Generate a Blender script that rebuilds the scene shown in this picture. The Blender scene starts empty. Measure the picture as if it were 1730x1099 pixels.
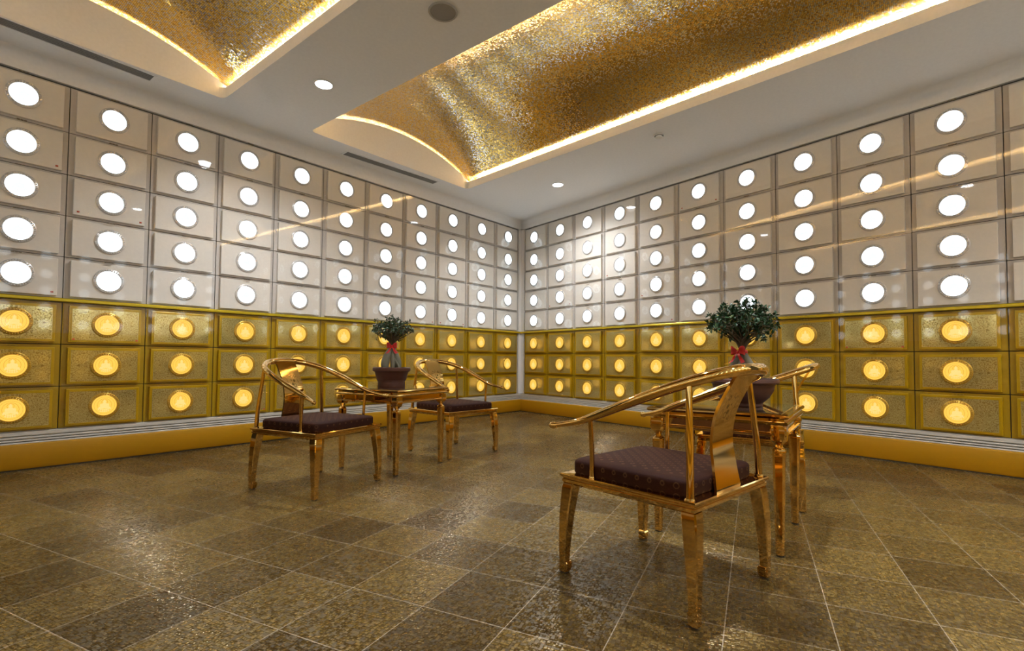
import bpy, bmesh, math, random
from mathutils import Vector, Matrix, noise
random.seed(7)
PI = math.pi
S = 1.12                      # everything is authored small and enlarged once at the end
ZF = 0.915                    # camera height above the floor (authoring units)
H = 2.43 + ZF                 # ceiling height
PSI = math.radians(11.4022)   # the corner is not square: the right wall leans by this angle
COL = bpy.context.scene.collection
sc = bpy.context.scene

# ------------------------------------------------------------------ node helpers
def new_mat(name):
    m = bpy.data.materials.new(name); m.use_nodes = True
    nt = m.node_tree; nt.nodes.clear()
    out = nt.nodes.new('ShaderNodeOutputMaterial')
    return m, nt, out
def N(nt, typ, **kw):
    n = nt.nodes.new(typ)
    for k, v in kw.items():
        if k == 'inputs':
            for a, b in v.items(): n.inputs[a].default_value = b
        else: setattr(n, k, v)
    return n
def L(nt, a, b): nt.links.new(a, b)
def math_n(nt, op, a, b=None, c=None, clamp=False):
    n = nt.nodes.new('ShaderNodeMath'); n.operation = op; n.use_clamp = clamp
    for i, x in enumerate((a, b, c)):
        if x is None: continue
        if hasattr(x, 'default_value') or hasattr(x, 'is_linked'): nt.links.new(x, n.inputs[i])
        else: n.inputs[i].default_value = x
    return n.outputs[0]
def mixc(nt, fac, a, b):
    n = nt.nodes.new('ShaderNodeMix'); n.data_type = 'RGBA'
    for i, x in ((0, fac), (6, a), (7, b)):
        if hasattr(x, 'is_linked'): nt.links.new(x, n.inputs[i])
        else: n.inputs[i].default_value = x if i == 0 else (*x, 1)
    return n.outputs[2]
def ramp(nt, fac, stops, interp='LINEAR'):
    n = nt.nodes.new('ShaderNodeValToRGB'); n.color_ramp.interpolation = interp
    e = n.color_ramp.elements
    while len(e) < len(stops): e.new(0.5)
    for i, (p, c) in enumerate(stops): e[i].position = p; e[i].color = (*c, 1)
    nt.links.new(fac, n.inputs[0]); return n.outputs[0]
def prin(nt, out, **inp):
    p = nt.nodes.new('ShaderNodeBsdfPrincipled')
    for k, v in inp.items():
        k = k.replace('_', ' ')
        if hasattr(v, 'is_linked'): nt.links.new(v, p.inputs[k])
        else: p.inputs[k].default_value = (*v, 1) if isinstance(v, tuple) and len(v) == 3 else v
    nt.links.new(p.outputs[0], out.inputs[0]); return p
def plain(name, col, rough=0.5, metal=0.0, bump=0.0, bscale=40, **kw):
    m, nt, out = new_mat(name)
    tc = N(nt, 'ShaderNodeTexCoord')
    nz = N(nt, 'ShaderNodeTexNoise', inputs={'Scale': bscale / S, 'Detail': 4.0}); L(nt, tc.outputs['Object'], nz.inputs['Vector'])
    c = mixc(nt, nz.outputs[0], tuple(x * 0.94 for x in col), tuple(min(1, x * 1.05) for x in col))
    args = dict(Base_Color=c, Roughness=rough, Metallic=metal); args.update(kw)
    if bump:
        b = N(nt, 'ShaderNodeBump', inputs={'Strength': bump, 'Distance': 0.002}); L(nt, nz.outputs[0], b.inputs['Height']); args['Normal'] = b.outputs[0]
    prin(nt, out, **args); return m
def emit(name, col, s):
    m, nt, out = new_mat(name)
    e = N(nt, 'ShaderNodeEmission', inputs={'Strength': s}); e.inputs[0].default_value = (*col, 1)
    L(nt, e.outputs[0], out.inputs[0]); return m

M = {}
M['white_paint'] = plain('white_paint', (0.82, 0.80, 0.78), 0.75)
M['ceiling_paint'] = plain('ceiling_paint', (0.84, 0.825, 0.815), 0.8)
M['coffer_white'] = plain('coffer_white', (0.95, 0.93, 0.90), 0.7)
M['plinth_gold'] = plain('plinth_gold', (0.44, 0.215, 0.002), 0.45, 0.0, Specular_IOR_Level=0.35)
M['gap_shade'] = plain('gap_shade', (0.05, 0.045, 0.035), 0.8)  # dark colour standing in for shade in gaps and slots
M['grille_grey'] = plain('grille_grey', (0.60, 0.56, 0.50), 0.5)
M['vent_grey'] = plain('vent_grey', (0.24, 0.225, 0.21), 0.7)
M['cream_frame'] = plain('cream_frame', (0.60, 0.55, 0.51), 0.5)
M['cream_door'] = plain('cream_door', (0.84, 0.78, 0.71), 0.35, 0.0)
M['olive_gold'] = plain('olive_gold', (0.45, 0.278, 0.002), 0.4, 0.15)
M['olive_door'] = plain('olive_door', (0.58, 0.358, 0.002), 0.3, 0.25)
M['gold_trim_line'] = plain('gold_trim_line', (0.60, 0.44, 0.015), 0.28, 0.4)
M['ring_silver'] = plain('ring_silver', (0.74, 0.70, 0.68), 0.25, 0.25)
M['ring_gold'] = plain('ring_gold', (0.72, 0.45, 0.07), 0.25, 0.5)
M['med_white'] = emit('med_white', (0.80, 0.92, 1.0), 3.2)
M['med_white_relief'] = emit('med_white_relief', (0.92, 0.97, 1.0), 0.80)
M['med_white_line'] = emit('med_white_line', (0.88, 0.95, 1.0), 0.70)
M['med_gold_line'] = emit('med_gold_line', (1.0, 0.48, 0.05), 0.58)
M['med_gold'] = emit('med_gold', (1.0, 0.58, 0.09), 0.86)
M['med_gold_relief'] = emit('med_gold_relief', (1.0, 0.68, 0.22), 0.84)
M['red_tag'] = plain('red_tag', (0.55, 0.08, 0.03), 0.4)
M['latch_dark'] = plain('latch_dark', (0.22, 0.18, 0.13), 0.3, 0.6)
M['latch_gold'] = plain('latch_gold', (0.35, 0.24, 0.03), 0.3, 0.6)
M['gold_metal'] = plain('gold_metal', (0.80, 0.51, 0.165), 0.055, 1.0, bump=0.06, bscale=12)
M['rubber'] = plain('rubber', (0.02, 0.018, 0.015), 0.6)
M['led_warm'] = emit('led_warm', (1.0, 0.85, 0.68), 250.0)
M['led_end'] = emit('led_end', (1.0, 0.84, 0.66), 15.0)
M['downlight'] = emit('downlight', (0.9, 0.95, 1.0), 30.0)
M['smoke_white'] = plain('smoke_white', (0.75, 0.72, 0.68), 0.4)
M['speaker_grey'] = plain('speaker_grey', (0.30, 0.27, 0.23), 0.6)
M['speaker_rim'] = plain('speaker_rim', (0.42, 0.38, 0.34), 0.5)
M['pot_clay'] = plain('pot_clay', (0.075, 0.020, 0.008), 0.55, 0.0, bump=0.4, bscale=60)
M['soil'] = plain('soil', (0.03, 0.02, 0.012), 0.95, 0.0, bump=1.0, bscale=120)
M['root_bark'] = plain('root_bark', (0.17, 0.16, 0.11), 0.6, 0.0, bump=0.8, bscale=50)
M['twig_bark'] = plain('twig_bark', (0.10, 0.075, 0.04), 0.7)
M['leaf_green'] = plain('leaf_green', (0.014, 0.052, 0.014), 0.42, 0.0, bscale=25)
M['red_ribbon'] = plain('red_ribbon', (0.62, 0.012, 0.01), 0.35)
M['table_glass'] = plain('table_glass', (0.05, 0.035, 0.02), 0.05, 0.0, Coat_Weight=1.0, Coat_Roughness=0.02)
M['saucer_dark'] = plain('saucer_dark', (0.03, 0.02, 0.015), 0.4)

def glass_mat():
    m, nt, out = new_mat('clear_pane')
    tr = N(nt, 'ShaderNodeBsdfTransparent'); tr.inputs[0].default_value = (0.985, 0.985, 0.98, 1)
    gl = N(nt, 'ShaderNodeBsdfGlossy', inputs={'Roughness': 0.03}); gl.inputs[0].default_value = (1, 1, 1, 1)
    fr = N(nt, 'ShaderNodeFresnel', inputs={'IOR': 1.42})
    mx = N(nt, 'ShaderNodeMixShader')
    L(nt, math_n(nt, 'MINIMUM', math_n(nt, 'MULTIPLY', fr.outputs[0], 0.6), 0.035), mx.inputs[0]); L(nt, tr.outputs[0], mx.inputs[1]); L(nt, gl.outputs[0], mx.inputs[2])
    L(nt, mx.outputs[0], out.inputs[0]); return m
M['clear_pane'] = glass_mat()

def scroll_mat():                       # mirror-gold sheet etched with a dense scroll pattern
    m, nt, out = new_mat('etched_scroll')
    tc = N(nt, 'ShaderNodeTexCoord')
    mp = N(nt, 'ShaderNodeMapping'); mp.inputs['Scale'].default_value = (1 / S, 1 / S, 1 / S); L(nt, tc.outputs['Object'], mp.inputs[0])
    sx = N(nt, 'ShaderNodeSeparateXYZ'); L(nt, mp.outputs[0], sx.inputs[0])
    cb = N(nt, 'ShaderNodeCombineXYZ'); L(nt, math_n(nt, 'ABSOLUTE', sx.outputs[0]), cb.inputs[0]); L(nt, sx.outputs[2], cb.inputs[2])
    # curls: rings round jittered cell centres, twisted by the angle
    vo = N(nt, 'ShaderNodeTexVoronoi', inputs={'Scale': 29.0, 'Randomness': 0.8}); L(nt, cb.outputs[0], vo.inputs['Vector'])
    ns = N(nt, 'ShaderNodeTexNoise', inputs={'Scale': 44.0, 'Detail': 1.0}); L(nt, cb.outputs[0], ns.inputs['Vector'])
    d = math_n(nt, 'ADD', math_n(nt, 'MULTIPLY', vo.outputs['Distance'], 3.2), math_n(nt, 'MULTIPLY', ns.outputs[0], 2.6))
    fr = math_n(nt, 'PINGPONG', d, 0.5)
    mask = math_n(nt, 'GREATER_THAN', fr, 0.305)
    n2 = N(nt, 'ShaderNodeTexNoise', inputs={'Scale': 130.0, 'Detail': 1.0}); L(nt, cb.outputs[0], n2.inputs['Vector'])
    mask2 = math_n(nt, 'MULTIPLY', mask, math_n(nt, 'GREATER_THAN', n2.outputs[0], 0.40))
    col = mixc(nt, mask2, (0.86, 0.68, 0.24), (0.22, 0.145, 0.025))
    rg = math_n(nt, 'MULTIPLY_ADD', mask2, 0.22, 0.10)
    b = N(nt, 'ShaderNodeBump', inputs={'Strength': 0.2, 'Distance': 0.002}); L(nt, math_n(nt, 'SUBTRACT', 1.0, mask2), b.inputs['Height'])
    prin(nt, out, Base_Color=col, Roughness=rg, Metallic=0.6, Normal=b.outputs[0]); return m
M['etched_scroll'] = scroll_mat()

def splat_mat():
    m, nt, out = new_mat('gold_engraved')
    tc = N(nt, 'ShaderNodeTexCoord')
    mp = N(nt, 'ShaderNodeMapping'); mp.inputs['Scale'].default_value = (1 / S, 0, 1 / S); L(nt, tc.outputs['Object'], mp.inputs[0])
    vo = N(nt, 'ShaderNodeTexVoronoi', inputs={'Scale': 26.0, 'Randomness': 0.6}); L(nt, mp.outputs[0], vo.inputs['Vector'])
    d = math_n(nt, 'PINGPONG', math_n(nt, 'MULTIPLY', vo.outputs['Distance'], 3.0), 0.5)
    ln = math_n(nt, 'GREATER_THAN', d, 0.40)
    vm = N(nt, 'ShaderNodeVectorMath', operation='DISTANCE'); L(nt, mp.outputs[0], vm.inputs[0]); vm.inputs[1].default_value = (0, 0, 0.735)
    inside = math_n(nt, 'LESS_THAN', vm.outputs['Value'], 0.058)
    mask = math_n(nt, 'MULTIPLY', ln, inside)
    col = mixc(nt, mask, (0.80, 0.51, 0.16), (0.33, 0.20, 0.05))
    b = N(nt, 'ShaderNodeBump', inputs={'Strength': 0.6, 'Distance': 0.002}); L(nt, math_n(nt, 'SUBTRACT', 1.0, mask), b.inputs['Height'])
    prin(nt, out, Base_Color=col, Roughness=math_n(nt, 'MULTIPLY_ADD', inside, 0.12, 0.07), Metallic=1.0, Normal=b.outputs[0]); return m
M['gold_engraved'] = splat_mat()

def cushion_mat():
    m, nt, out = new_mat('brown_brocade')
    tc = N(nt, 'ShaderNodeTexCoord')
    mp = N(nt, 'ShaderNodeMapping'); mp.inputs['Scale'].default_value = (26 / S, 26 / S, 26 / S); mp.inputs['Rotation'].default_value = (0, 0, PI / 4); L(nt, tc.outputs['Object'], mp.inputs[0])
    vo = N(nt, 'ShaderNodeTexVoronoi', inputs={'Scale': 1.0, 'Randomness': 0.0}); L(nt, mp.outputs[0], vo.inputs['Vector'])
    r = math_n(nt, 'COMPARE', vo.outputs['Distance'], 0.30, 0.045)
    nz = N(nt, 'ShaderNodeTexNoise', inputs={'Scale': 160.0, 'Detail': 2.0}); L(nt, tc.outputs['Object'], nz.inputs['Vector'])
    col = mixc(nt, r, mixc(nt, nz.outputs[0], (0.022, 0.0068, 0.0042), (0.036, 0.0125, 0.0080)), (0.075, 0.034, 0.016))
    b = N(nt, 'ShaderNodeBump', inputs={'Strength': 0.3, 'Distance': 0.001}); L(nt, nz.outputs[0], b.inputs['Height'])
    prin(nt, out, Base_Color=col, Roughness=0.7, Specular_IOR_Level=0.08, Normal=b.outputs[0]); return m
M['brown_brocade'] = cushion_mat()

def mosaic_mat():                       # small glass-metal tesserae on the vaults (UV in metres)
    m, nt, out = new_mat('gold_mosaic')
    uv = N(nt, 'ShaderNodeUVMap')
    sc_ = N(nt, 'ShaderNodeVectorMath', operation='SCALE'); L(nt, uv.outputs[0], sc_.inputs[0]); sc_.inputs['Scale'].default_value = 1 / 0.0115
    fl = N(nt, 'ShaderNodeVectorMath', operation='FLOOR'); L(nt, sc_.outputs[0], fl.inputs[0])
    fr = N(nt, 'ShaderNodeVectorMath', operation='FRACTION'); L(nt, sc_.outputs[0], fr.inputs[0])
    wn = N(nt, 'ShaderNodeTexWhiteNoise', noise_dimensions='2D'); L(nt, fl.outputs[0], wn.inputs['Vector'])
    col = ramp(nt, wn.outputs['Value'], [(0.0, (0.92, 0.62, 0.14)), (0.30, (0.78, 0.52, 0.12)), (0.46, (0.98, 0.72, 0.22)), (0.60, (0.72, 0.69, 0.62)), (0.78, (0.60, 0.58, 0.60)), (0.90, (0.55, 0.33, 0.06))], 'CONSTANT')
    sx = N(nt, 'ShaderNodeSeparateXYZ'); L(nt, fr.outputs[0], sx.inputs[0])
    gx = math_n(nt, 'GREATER_THAN', math_n(nt, 'ABSOLUTE', math_n(nt, 'SUBTRACT', sx.outputs[0], 0.5)), 0.44)
    gy = math_n(nt, 'GREATER_THAN', math_n(nt, 'ABSOLUTE', math_n(nt, 'SUBTRACT', sx.outputs[1], 0.5)), 0.44)
    g = math_n(nt, 'MAXIMUM', gx, gy)
    col = mixc(nt, g, col, (0.10, 0.065, 0.03))
    # each tessera is set at its own slight angle
    ve = N(nt, 'ShaderNodeVectorMath', operation='SUBTRACT'); L(nt, wn.outputs['Color'], ve.inputs[0]); ve.inputs[1].default_value = (0.5, 0.5, 0.5)
    vs = N(nt, 'ShaderNodeVectorMath', operation='SCALE'); L(nt, ve.outputs[0], vs.inputs[0]); vs.inputs['Scale'].default_value = 0.095
    ge = N(nt, 'ShaderNodeNewGeometry')
    va = N(nt, 'ShaderNodeVectorMath', operation='ADD'); L(nt, ge.outputs['Normal'], va.inputs[0]); L(nt, vs.outputs[0], va.inputs[1])
    vn = N(nt, 'ShaderNodeVectorMath', operation='NORMALIZE'); L(nt, va.outputs[0], vn.inputs[0])
    prin(nt, out, Base_Color=col, Roughness=0.11, Metallic=0.85, Normal=vn.outputs[0]); return m
M['gold_mosaic'] = mosaic_mat()

def floor_mat():
    m, nt, out = new_mat('floor_tiles')
    tc = N(nt, 'ShaderNodeTexCoord')
    mp = N(nt, 'ShaderNodeMapping', vector_type='TEXTURE'); mp.inputs['Scale'].default_value = (S, S, S); mp.inputs['Rotation'].default_value = (0, 0, math.radians(14.2))
    L(nt, tc.outputs['Object'], mp.inputs[0])
    sx = N(nt, 'ShaderNodeSeparateXYZ'); L(nt, mp.outputs[0], sx.inputs[0])
    tx = math_n(nt, 'MULTIPLY', math_n(nt, 'ADD', sx.outputs[0], 6.178 + 0.347 * 40), 1 / 0.347)
    ty = math_n(nt, 'MULTIPLY', math_n(nt, 'ADD', sx.outputs[1], 2.617 + 0.337 * 40), 1 / 0.337)
    def edge(t, w):
        return math_n(nt, 'GREATER_THAN', math_n(nt, 'ABSOLUTE', math_n(nt, 'SUBTRACT', math_n(nt, 'FRACT', t), 0.5)), 0.5 - w)
    grout = math_n(nt, 'MAXIMUM', edge(tx, 0.005), edge(ty, 0.005))
    cb = N(nt, 'ShaderNodeCombineXYZ'); L(nt, math_n(nt, 'FLOOR', tx), cb.inputs[0]); L(nt, math_n(nt, 'FLOOR', math_n(nt, 'MULTIPLY', ty, 1)), cb.inputs[1])
    wn = N(nt, 'ShaderNodeTexWhiteNoise', noise_dimensions='2D'); L(nt, cb.outputs[0], wn.inputs['Vector'])
    # mosaic-like relief of small squarish pebbles
    pv = N(nt, 'ShaderNodeTexVoronoi', distance='CHEBYCHEV', inputs={'Scale': 1 / 0.0125, 'Randomness': 0.55}); L(nt, mp.outputs[0], pv.inputs['Vector'])
    pc = N(nt, 'ShaderNodeSeparateColor'); L(nt, pv.outputs['Color'], pc.inputs[0])
    big = N(nt, 'ShaderNodeTexNoise', inputs={'Scale': 1.7, 'Detail': 3.0}); L(nt, mp.outputs[0], big.inputs['Vector'])
    f = math_n(nt, 'ADD', math_n(nt, 'MULTIPLY', wn.outputs['Value'], 0.55), math_n(nt, 'ADD', math_n(nt, 'MULTIPLY', big.outputs[0], 0.40), math_n(nt, 'MULTIPLY', math_n(nt, 'SUBTRACT', pc.outputs[0], 0.5), 0.5)))
    base = ramp(nt, f, [(0.1, (0.048, 0.026, 0.005)), (0.45, (0.112, 0.066, 0.015)), (0.9, (0.255, 0.165, 0.045))])
    joint = math_n(nt, 'GREATER_THAN', pv.outputs['Distance'], 0.44)
    base = mixc(nt, math_n(nt, 'MULTIPLY', joint, 0.5), base, (0.03, 0.02, 0.012))
    col = mixc(nt, grout, base, (0.42, 0.34, 0.25))
    hgt = math_n(nt, 'MULTIPLY', math_n(nt, 'SUBTRACT', 0.5, math_n(nt, 'POWER', pv.outputs['Distance'], 2.0)), 1.6)
    hgt = math_n(nt, 'ADD', hgt, math_n(nt, 'MULTIPLY', pc.outputs[1], 0.35))
    b = N(nt, 'ShaderNodeBump', inputs={'Strength': 1.0, 'Distance': 0.006}); L(nt, hgt, b.inputs['Height'])
    rg = math_n(nt, 'MULTIPLY_ADD', pc.outputs[2], 0.20, 0.13)
    prin(nt, out, Base_Color=col, Roughness=rg, Specular_Tint=(1.0, 0.80, 0.48), Specular_IOR_Level=0.72, Normal=b.outputs[0]); return m
M['floor_tiles'] = floor_mat()

# ------------------------------------------------------------------ mesh helpers
def finish(bm, name, mats, smooth=False, normals=True):
    if normals: bmesh.ops.recalc_face_normals(bm, faces=bm.faces)
    me = bpy.data.meshes.new(name); bm.to_mesh(me); bm.free()
    for m in (mats if isinstance(mats, (list, tuple)) else [mats]): me.materials.append(M[m])
    if smooth:
        for p in me.polygons: p.use_smooth = True
        try: me.set_sharp_from_angle(angle=math.radians(35 if smooth is True else smooth))
        except Exception: pass
    return me
def link(name, me, parent=None, loc=(0, 0, 0), rot=(0, 0, 0), scale=None):
    o = bpy.data.objects.new(name, me); COL.objects.link(o)
    o.location = loc; o.rotation_euler = rot
    if scale: o.scale = scale
    if parent: o.parent = parent
    return o
def obj(name, bm, mats, parent=None, smooth=False, **kw):
    return link(name, finish(bm, name, mats, smooth), parent, **kw)
def tag(o, label=None, cat=None, group=None, kind=None):
    if label: o['label'] = label
    if cat: o['category'] = cat
    if group: o['group'] = group
    if kind: o['kind'] = kind
    return o
def thing(name, label, cat, loc=(0, 0, 0), rz=0, group=None):
    o = bpy.data.objects.new(name, None); COL.objects.link(o)
    o.empty_display_size = 0.05; o.location = loc; o.rotation_euler = (0, 0, rz)
    return tag(o, label, cat, group)
def struct(name, bm, mats, smooth=False):
    return tag(obj(name, bm, mats, smooth=smooth), kind='structure')
def box(bm, x0, x1, y0, y1, z0, z1, bev=0.0, seg=1, mi=0):
    r = bmesh.ops.create_cube(bm, size=1.0)
    for v in r['verts']:
        v.co = Vector(((x0 + x1) / 2 + v.co.x * (x1 - x0), (y0 + y1) / 2 + v.co.y * (y1 - y0), (z0 + z1) / 2 + v.co.z * (z1 - z0)))
    fs = set(f for v in r['verts'] for f in v.link_faces)
    for f in fs: f.material_index = mi
    if bev:
        es = list(set(e for v in r['verts'] for e in v.link_edges))
        rr = bmesh.ops.bevel(bm, geom=es, offset=bev, segments=seg, profile=0.5, affect='EDGES')
        for f in rr['faces']: f.material_index = mi
def catmull(pts, n):
    out = []
    P = [pts[0]] + list(pts) + [pts[-1]]
    for i in range(1, len(P) - 2):
        for k in range(n):
            t = k / n; a, b, c, d = P[i - 1], P[i], P[i + 1], P[i + 2]
            out.append(tuple(0.5 * ((2 * b[j]) + (-a[j] + c[j]) * t + (2 * a[j] - 5 * b[j] + 4 * c[j] - d[j]) * t * t + (-a[j] + 3 * b[j] - 3 * c[j] + d[j]) * t ** 3) for j in range(len(b))))
    out.append(tuple(pts[-1])); return out
def tube(bm, pts, rad, sides=12, cap=True):          # pts: (x,y,z); rad: list or number
    if not isinstance(rad, (list, tuple)): rad = [rad] * len(pts)
    pts = [Vector(p) for p in pts]; rings = []; up = None
    for i, p in enumerate(pts):
        t = (pts[min(i + 1, len(pts) - 1)] - pts[max(i - 1, 0)]).normalized()
        if up is None:
            up = Vector((0, 0, 1)) if abs(t.z) < 0.9 else Vector((1, 0, 0))
        a = t.cross(up).normalized(); b = a.cross(t).normalized(); up = b
        rings.append([bm.verts.new(p + (a * math.cos(2 * PI * k / sides) + b * math.sin(2 * PI * k / sides)) * rad[i]) for k in range(sides)])
    for i in range(len(rings) - 1):
        for k in range(sides):
            bm.faces.new((rings[i][k], rings[i][(k + 1) % sides], rings[i + 1][(k + 1) % sides], rings[i + 1][k]))
    if cap:
        bm.faces.new(rings[0][::-1]); bm.faces.new(rings[-1])
def loft(bm, loops, cap0=True, cap1=True):
    R = [[bm.verts.new(p) for p in l] for l in loops]; n = len(R[0])
    for i in range(len(R) - 1):
        for k in range(n):
            bm.faces.new((R[i][k], R[i][(k + 1) % n], R[i + 1][(k + 1) % n], R[i + 1][k]))
    if cap0: bm.faces.new(R[0][::-1])
    if cap1: bm.faces.new(R[-1])
def lathe(bm, prof, n=40, c=(0, 0)):                  # prof: (r,z), closed at both ends if r==0
    loft(bm, [[(c[0] + max(r, 1e-4) * math.cos(2 * PI * k / n), c[1] + max(r, 1e-4) * math.sin(2 * PI * k / n), z) for k in range(n)] for r, z in prof])
def ch_square(cx, cy, hw, z, ch=0.25):
    c = hw * ch; a = hw
    return [(cx + x, cy + y, z) for x, y in ((a, -a + c), (a, a - c), (a - c, a), (-a + c, a), (-a, a - c), (-a, -a + c), (-a + c, -a), (a - c, -a))]

# ------------------------------------------------------------------ wall frames
def Lp(s, d, z=0): return Vector((-s, -d, z))                         # left wall: s along it from the corner, d out of it
RD = Vector((-math.sin(PSI), -math.cos(PSI), 0)); RN = Vector((-math.cos(PSI), math.sin(PSI), 0))
def Rp(s, d, z=0): return RD * s + RN * d + Vector((0, 0, z))
ROTL, ROTR = 0.0, -(PI / 2 + PSI)
TANH = math.tan((PI / 2 - PSI) / 2)
LEN_L, LEN_R = 9.2, 8.9
def wsweep(bm, P, prof, length, closed=True):         # extrude a (d,z) profile along a wall, mitred at the corner
    a = [bm.verts.new(P(d / TANH, d, z)) for d, z in prof]; b = [bm.verts.new(P(length, d, z)) for d, z in prof]
    n = len(prof)
    for k in range(n if closed else n - 1):
        bm.faces.new((a[k], a[(k + 1) % n], b[(k + 1) % n], b[k]))
    if closed: bm.faces.new(a[::-1]); bm.faces.new(b)
Z = lambda z: z + ZF
Z_TOP, Z_STRIP1, Z_STRIP0, Z_BOT, Z_PL = Z(2.272), Z(0.476), Z(0.443), Z(-0.6075), Z(-0.705)

# floor
cL, cR = Lp(LEN_L, 0), Rp(LEN_R, 0)
back = Vector((-LEN_L, cR.y, 0))
bm = bmesh.new()
lo = [bm.verts.new((v.x, v.y, 0)) for v in (Vector((0, 0, 0)), cR, back, cL)]
f = bm.faces.new(lo)
r = bmesh.ops.extrude_face_region(bm, geom=[f])
for v in [g for g in r['geom'] if isinstance(g, bmesh.types.BMVert)]: v.co.z -= 0.12
struct('floor', bm, 'floor_tiles')

# walls as thick slabs behind the niches
for nm, P, ln in (('wall_left', Lp, LEN_L), ('wall_right', Rp, LEN_R)):
    bm = bmesh.new()
    a = [bm.verts.new(P(s, d, z)) for s, d, z in ((-0.10, -0.12, -0.1), (ln, -0.12, -0.1), (ln, -0.12, H + 0.1), (-0.10, -0.12, H + 0.1))]
    b = [bm.verts.new(P(s, d, z)) for s, d, z in ((0, 0, -0.1), (ln, 0, -0.1), (ln, 0, H + 0.1), (0, 0, H + 0.1))]
    bm.faces.new(a); bm.faces.new(b)
    for k in range(4): bm.faces.new((a[k], a[(k + 1) % 4], b[(k + 1) % 4], b[k]))
    struct(nm, bm, 'white_paint')
    # band of plain wall above the niches, flush with their fronts, and a dark line under it
    bm = bmesh.new(); wsweep(bm, P, [(0, Z_TOP + 0.012), (0.035, Z_TOP + 0.012), (0.035, H - 0.075), (0.045, H - 0.035), (0.075, H - 0.008), (0.115, H + 0.002), (0.0, H + 0.002)], ln)
    struct('trim_1' if P is Lp else 'trim_2', bm, 'white_paint', smooth=True)
    bm = bmesh.new(); wsweep(bm, P, [(0, Z_STRIP0 + 0.002), (0.052, Z_STRIP0 + 0.002), (0.056, Z_STRIP0 + 0.008), (0.056, Z_STRIP1 - 0.008), (0.052, Z_STRIP1 - 0.002), (0, Z_STRIP1 - 0.002)], ln)
    struct('trim_3' if P is Lp else 'trim_4', bm, 'gold_trim_line')
    # stepped air grille below the niches: four light blades with dark slots between
    bm = bmesh.new()
    zz = [Z_BOT - 0.004, Z_BOT - 0.034, Z_BOT - 0.045, Z_BOT - 0.057, Z_BOT - 0.067, Z_BOT - 0.077, Z_BOT - 0.086, Z_PL + 0.001]
    dd = [0.034, 0.040, 0.046, 0.054]
    prof = [(0, zz[0])]
    for i in range(4):
        prof += [(dd[i] - 0.004, zz[2 * i]), (dd[i], zz[2 * i] - 0.003), (dd[i], zz[2 * i + 1])]
        if i < 3: prof += [(0.012, zz[2 * i + 1]), (0.012, zz[2 * i + 2])]
    prof += [(0, zz[7])]
    wsweep(bm, P, prof, ln)
    struct('trim_5' if P is Lp else 'trim_6', bm, 'grille_grey')
    # golden plinth
    bm = bmesh.new(); wsweep(bm, P, [(0, 0.012), (0.052, 0.012), (0.060, 0.03), (0.068, Z_PL - 0.016), (0.064, Z_PL - 0.005), (0.056, Z_PL), (0, Z_PL)], ln)
    struct('baseboard_left' if P is Lp else 'baseboard_right', bm, 'plinth_gold', smooth=True)
    bm = bmesh.new()
    for a_ in ((Z_BOT, Z_STRIP0), (Z_STRIP1, Z_TOP + 0.012)):
        wsweep(bm, P, [(0, a_[0]), (0.0012, a_[0]), (0.0012, a_[1]), (0, a_[1])], ln)
    struct('trim_12' if P is Lp else 'trim_13', bm, 'gap_shade')  # dark sheet over the white wall, painting shade into the gaps between niches
    bm = bmesh.new(); wsweep(bm, P, [(0, 0.0), (0.046, 0.0), (0.046, 0.012), (0, 0.012)], ln)
    struct('trim_7' if P is Lp else 'trim_8', bm, 'gap_shade')  # set-back strip under the plinth, coloured dark as its shadow gap
# corner pilaster
bm = bmesh.new()
pz0, pz1 = Z_BOT, Z_TOP + 0.012
def pil(z): return [(v.x, v.y, z) for v in (Vector((0, 0, 0)), Rp(0.120, 0), Rp(0.120, 0.034), Rp(0.034 / TANH, 0.034), Lp(0.034 / TANH, 0.034), Lp(0.112, 0.034), Lp(0.112, 0))]
loft(bm, [pil(pz0), pil(pz1)]); struct('trim_9', bm, 'white_paint')

# far walls behind the camera, with the same lit medallions in them
def far_wall(name, a, b):
    bm = bmesh.new(); d = (b - a); ln = d.length; d.normalize(); nrm = Vector((-d.y, d.x, 0)); mid = Vector((-5, -4, 0))
    if (mid - a).dot(nrm) < 0: nrm = -nrm
    def q(s, z, o=0): return a + d * s + nrm * o + Vector((0, 0, z))
    def quad(s0, s1, z0, z1, mi, o=0):
        f = bm.faces.new([bm.verts.new(q(s, z, o)) for s, z in ((s0, z0), (s1, z0), (s1, z1), (s0, z1))]); f.material_index = mi
    quad(0, ln, 0, Z_PL, 1); quad(0, ln, Z_PL, Z_BOT, 0); quad(0, ln, Z_BOT, Z_STRIP1, 2); quad(0, ln, Z_STRIP1, H, 0)
    n = int(ln / 0.6)
    for i in range(n):
        s = (i + 0.5) * ln / n
        for zc in (2.086, 1.70, 1.349, 1.0, 0.652, 0.266, -0.084, -0.433):
            vs = [bm.verts.new(q(s + 0.098 * math.cos(2 * PI * k / 16), Z(zc) + 0.098 * math.sin(2 * PI * k / 16), 0.03)) for k in range(16)]
            bk = [bm.verts.new(v.co - nrm * 0.03) for v in vs]
            f = bm.faces.new(vs); f.material_index = 3 if zc > 0.5 else 4
            for k in range(16):
                f = bm.faces.new((vs[k], vs[(k + 1) % 16], bk[(k + 1) % 16], bk[k])); f.material_index = 0
    me = finish(bm, name, ['cream_door', 'plinth_gold', 'olive_gold', 'med_white', 'med_gold'], normals=False)
    tag(link(name, me), kind='structure')
far_wall('wall_back', cR, back)
far_wall('wall_side', back, cL)

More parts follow.
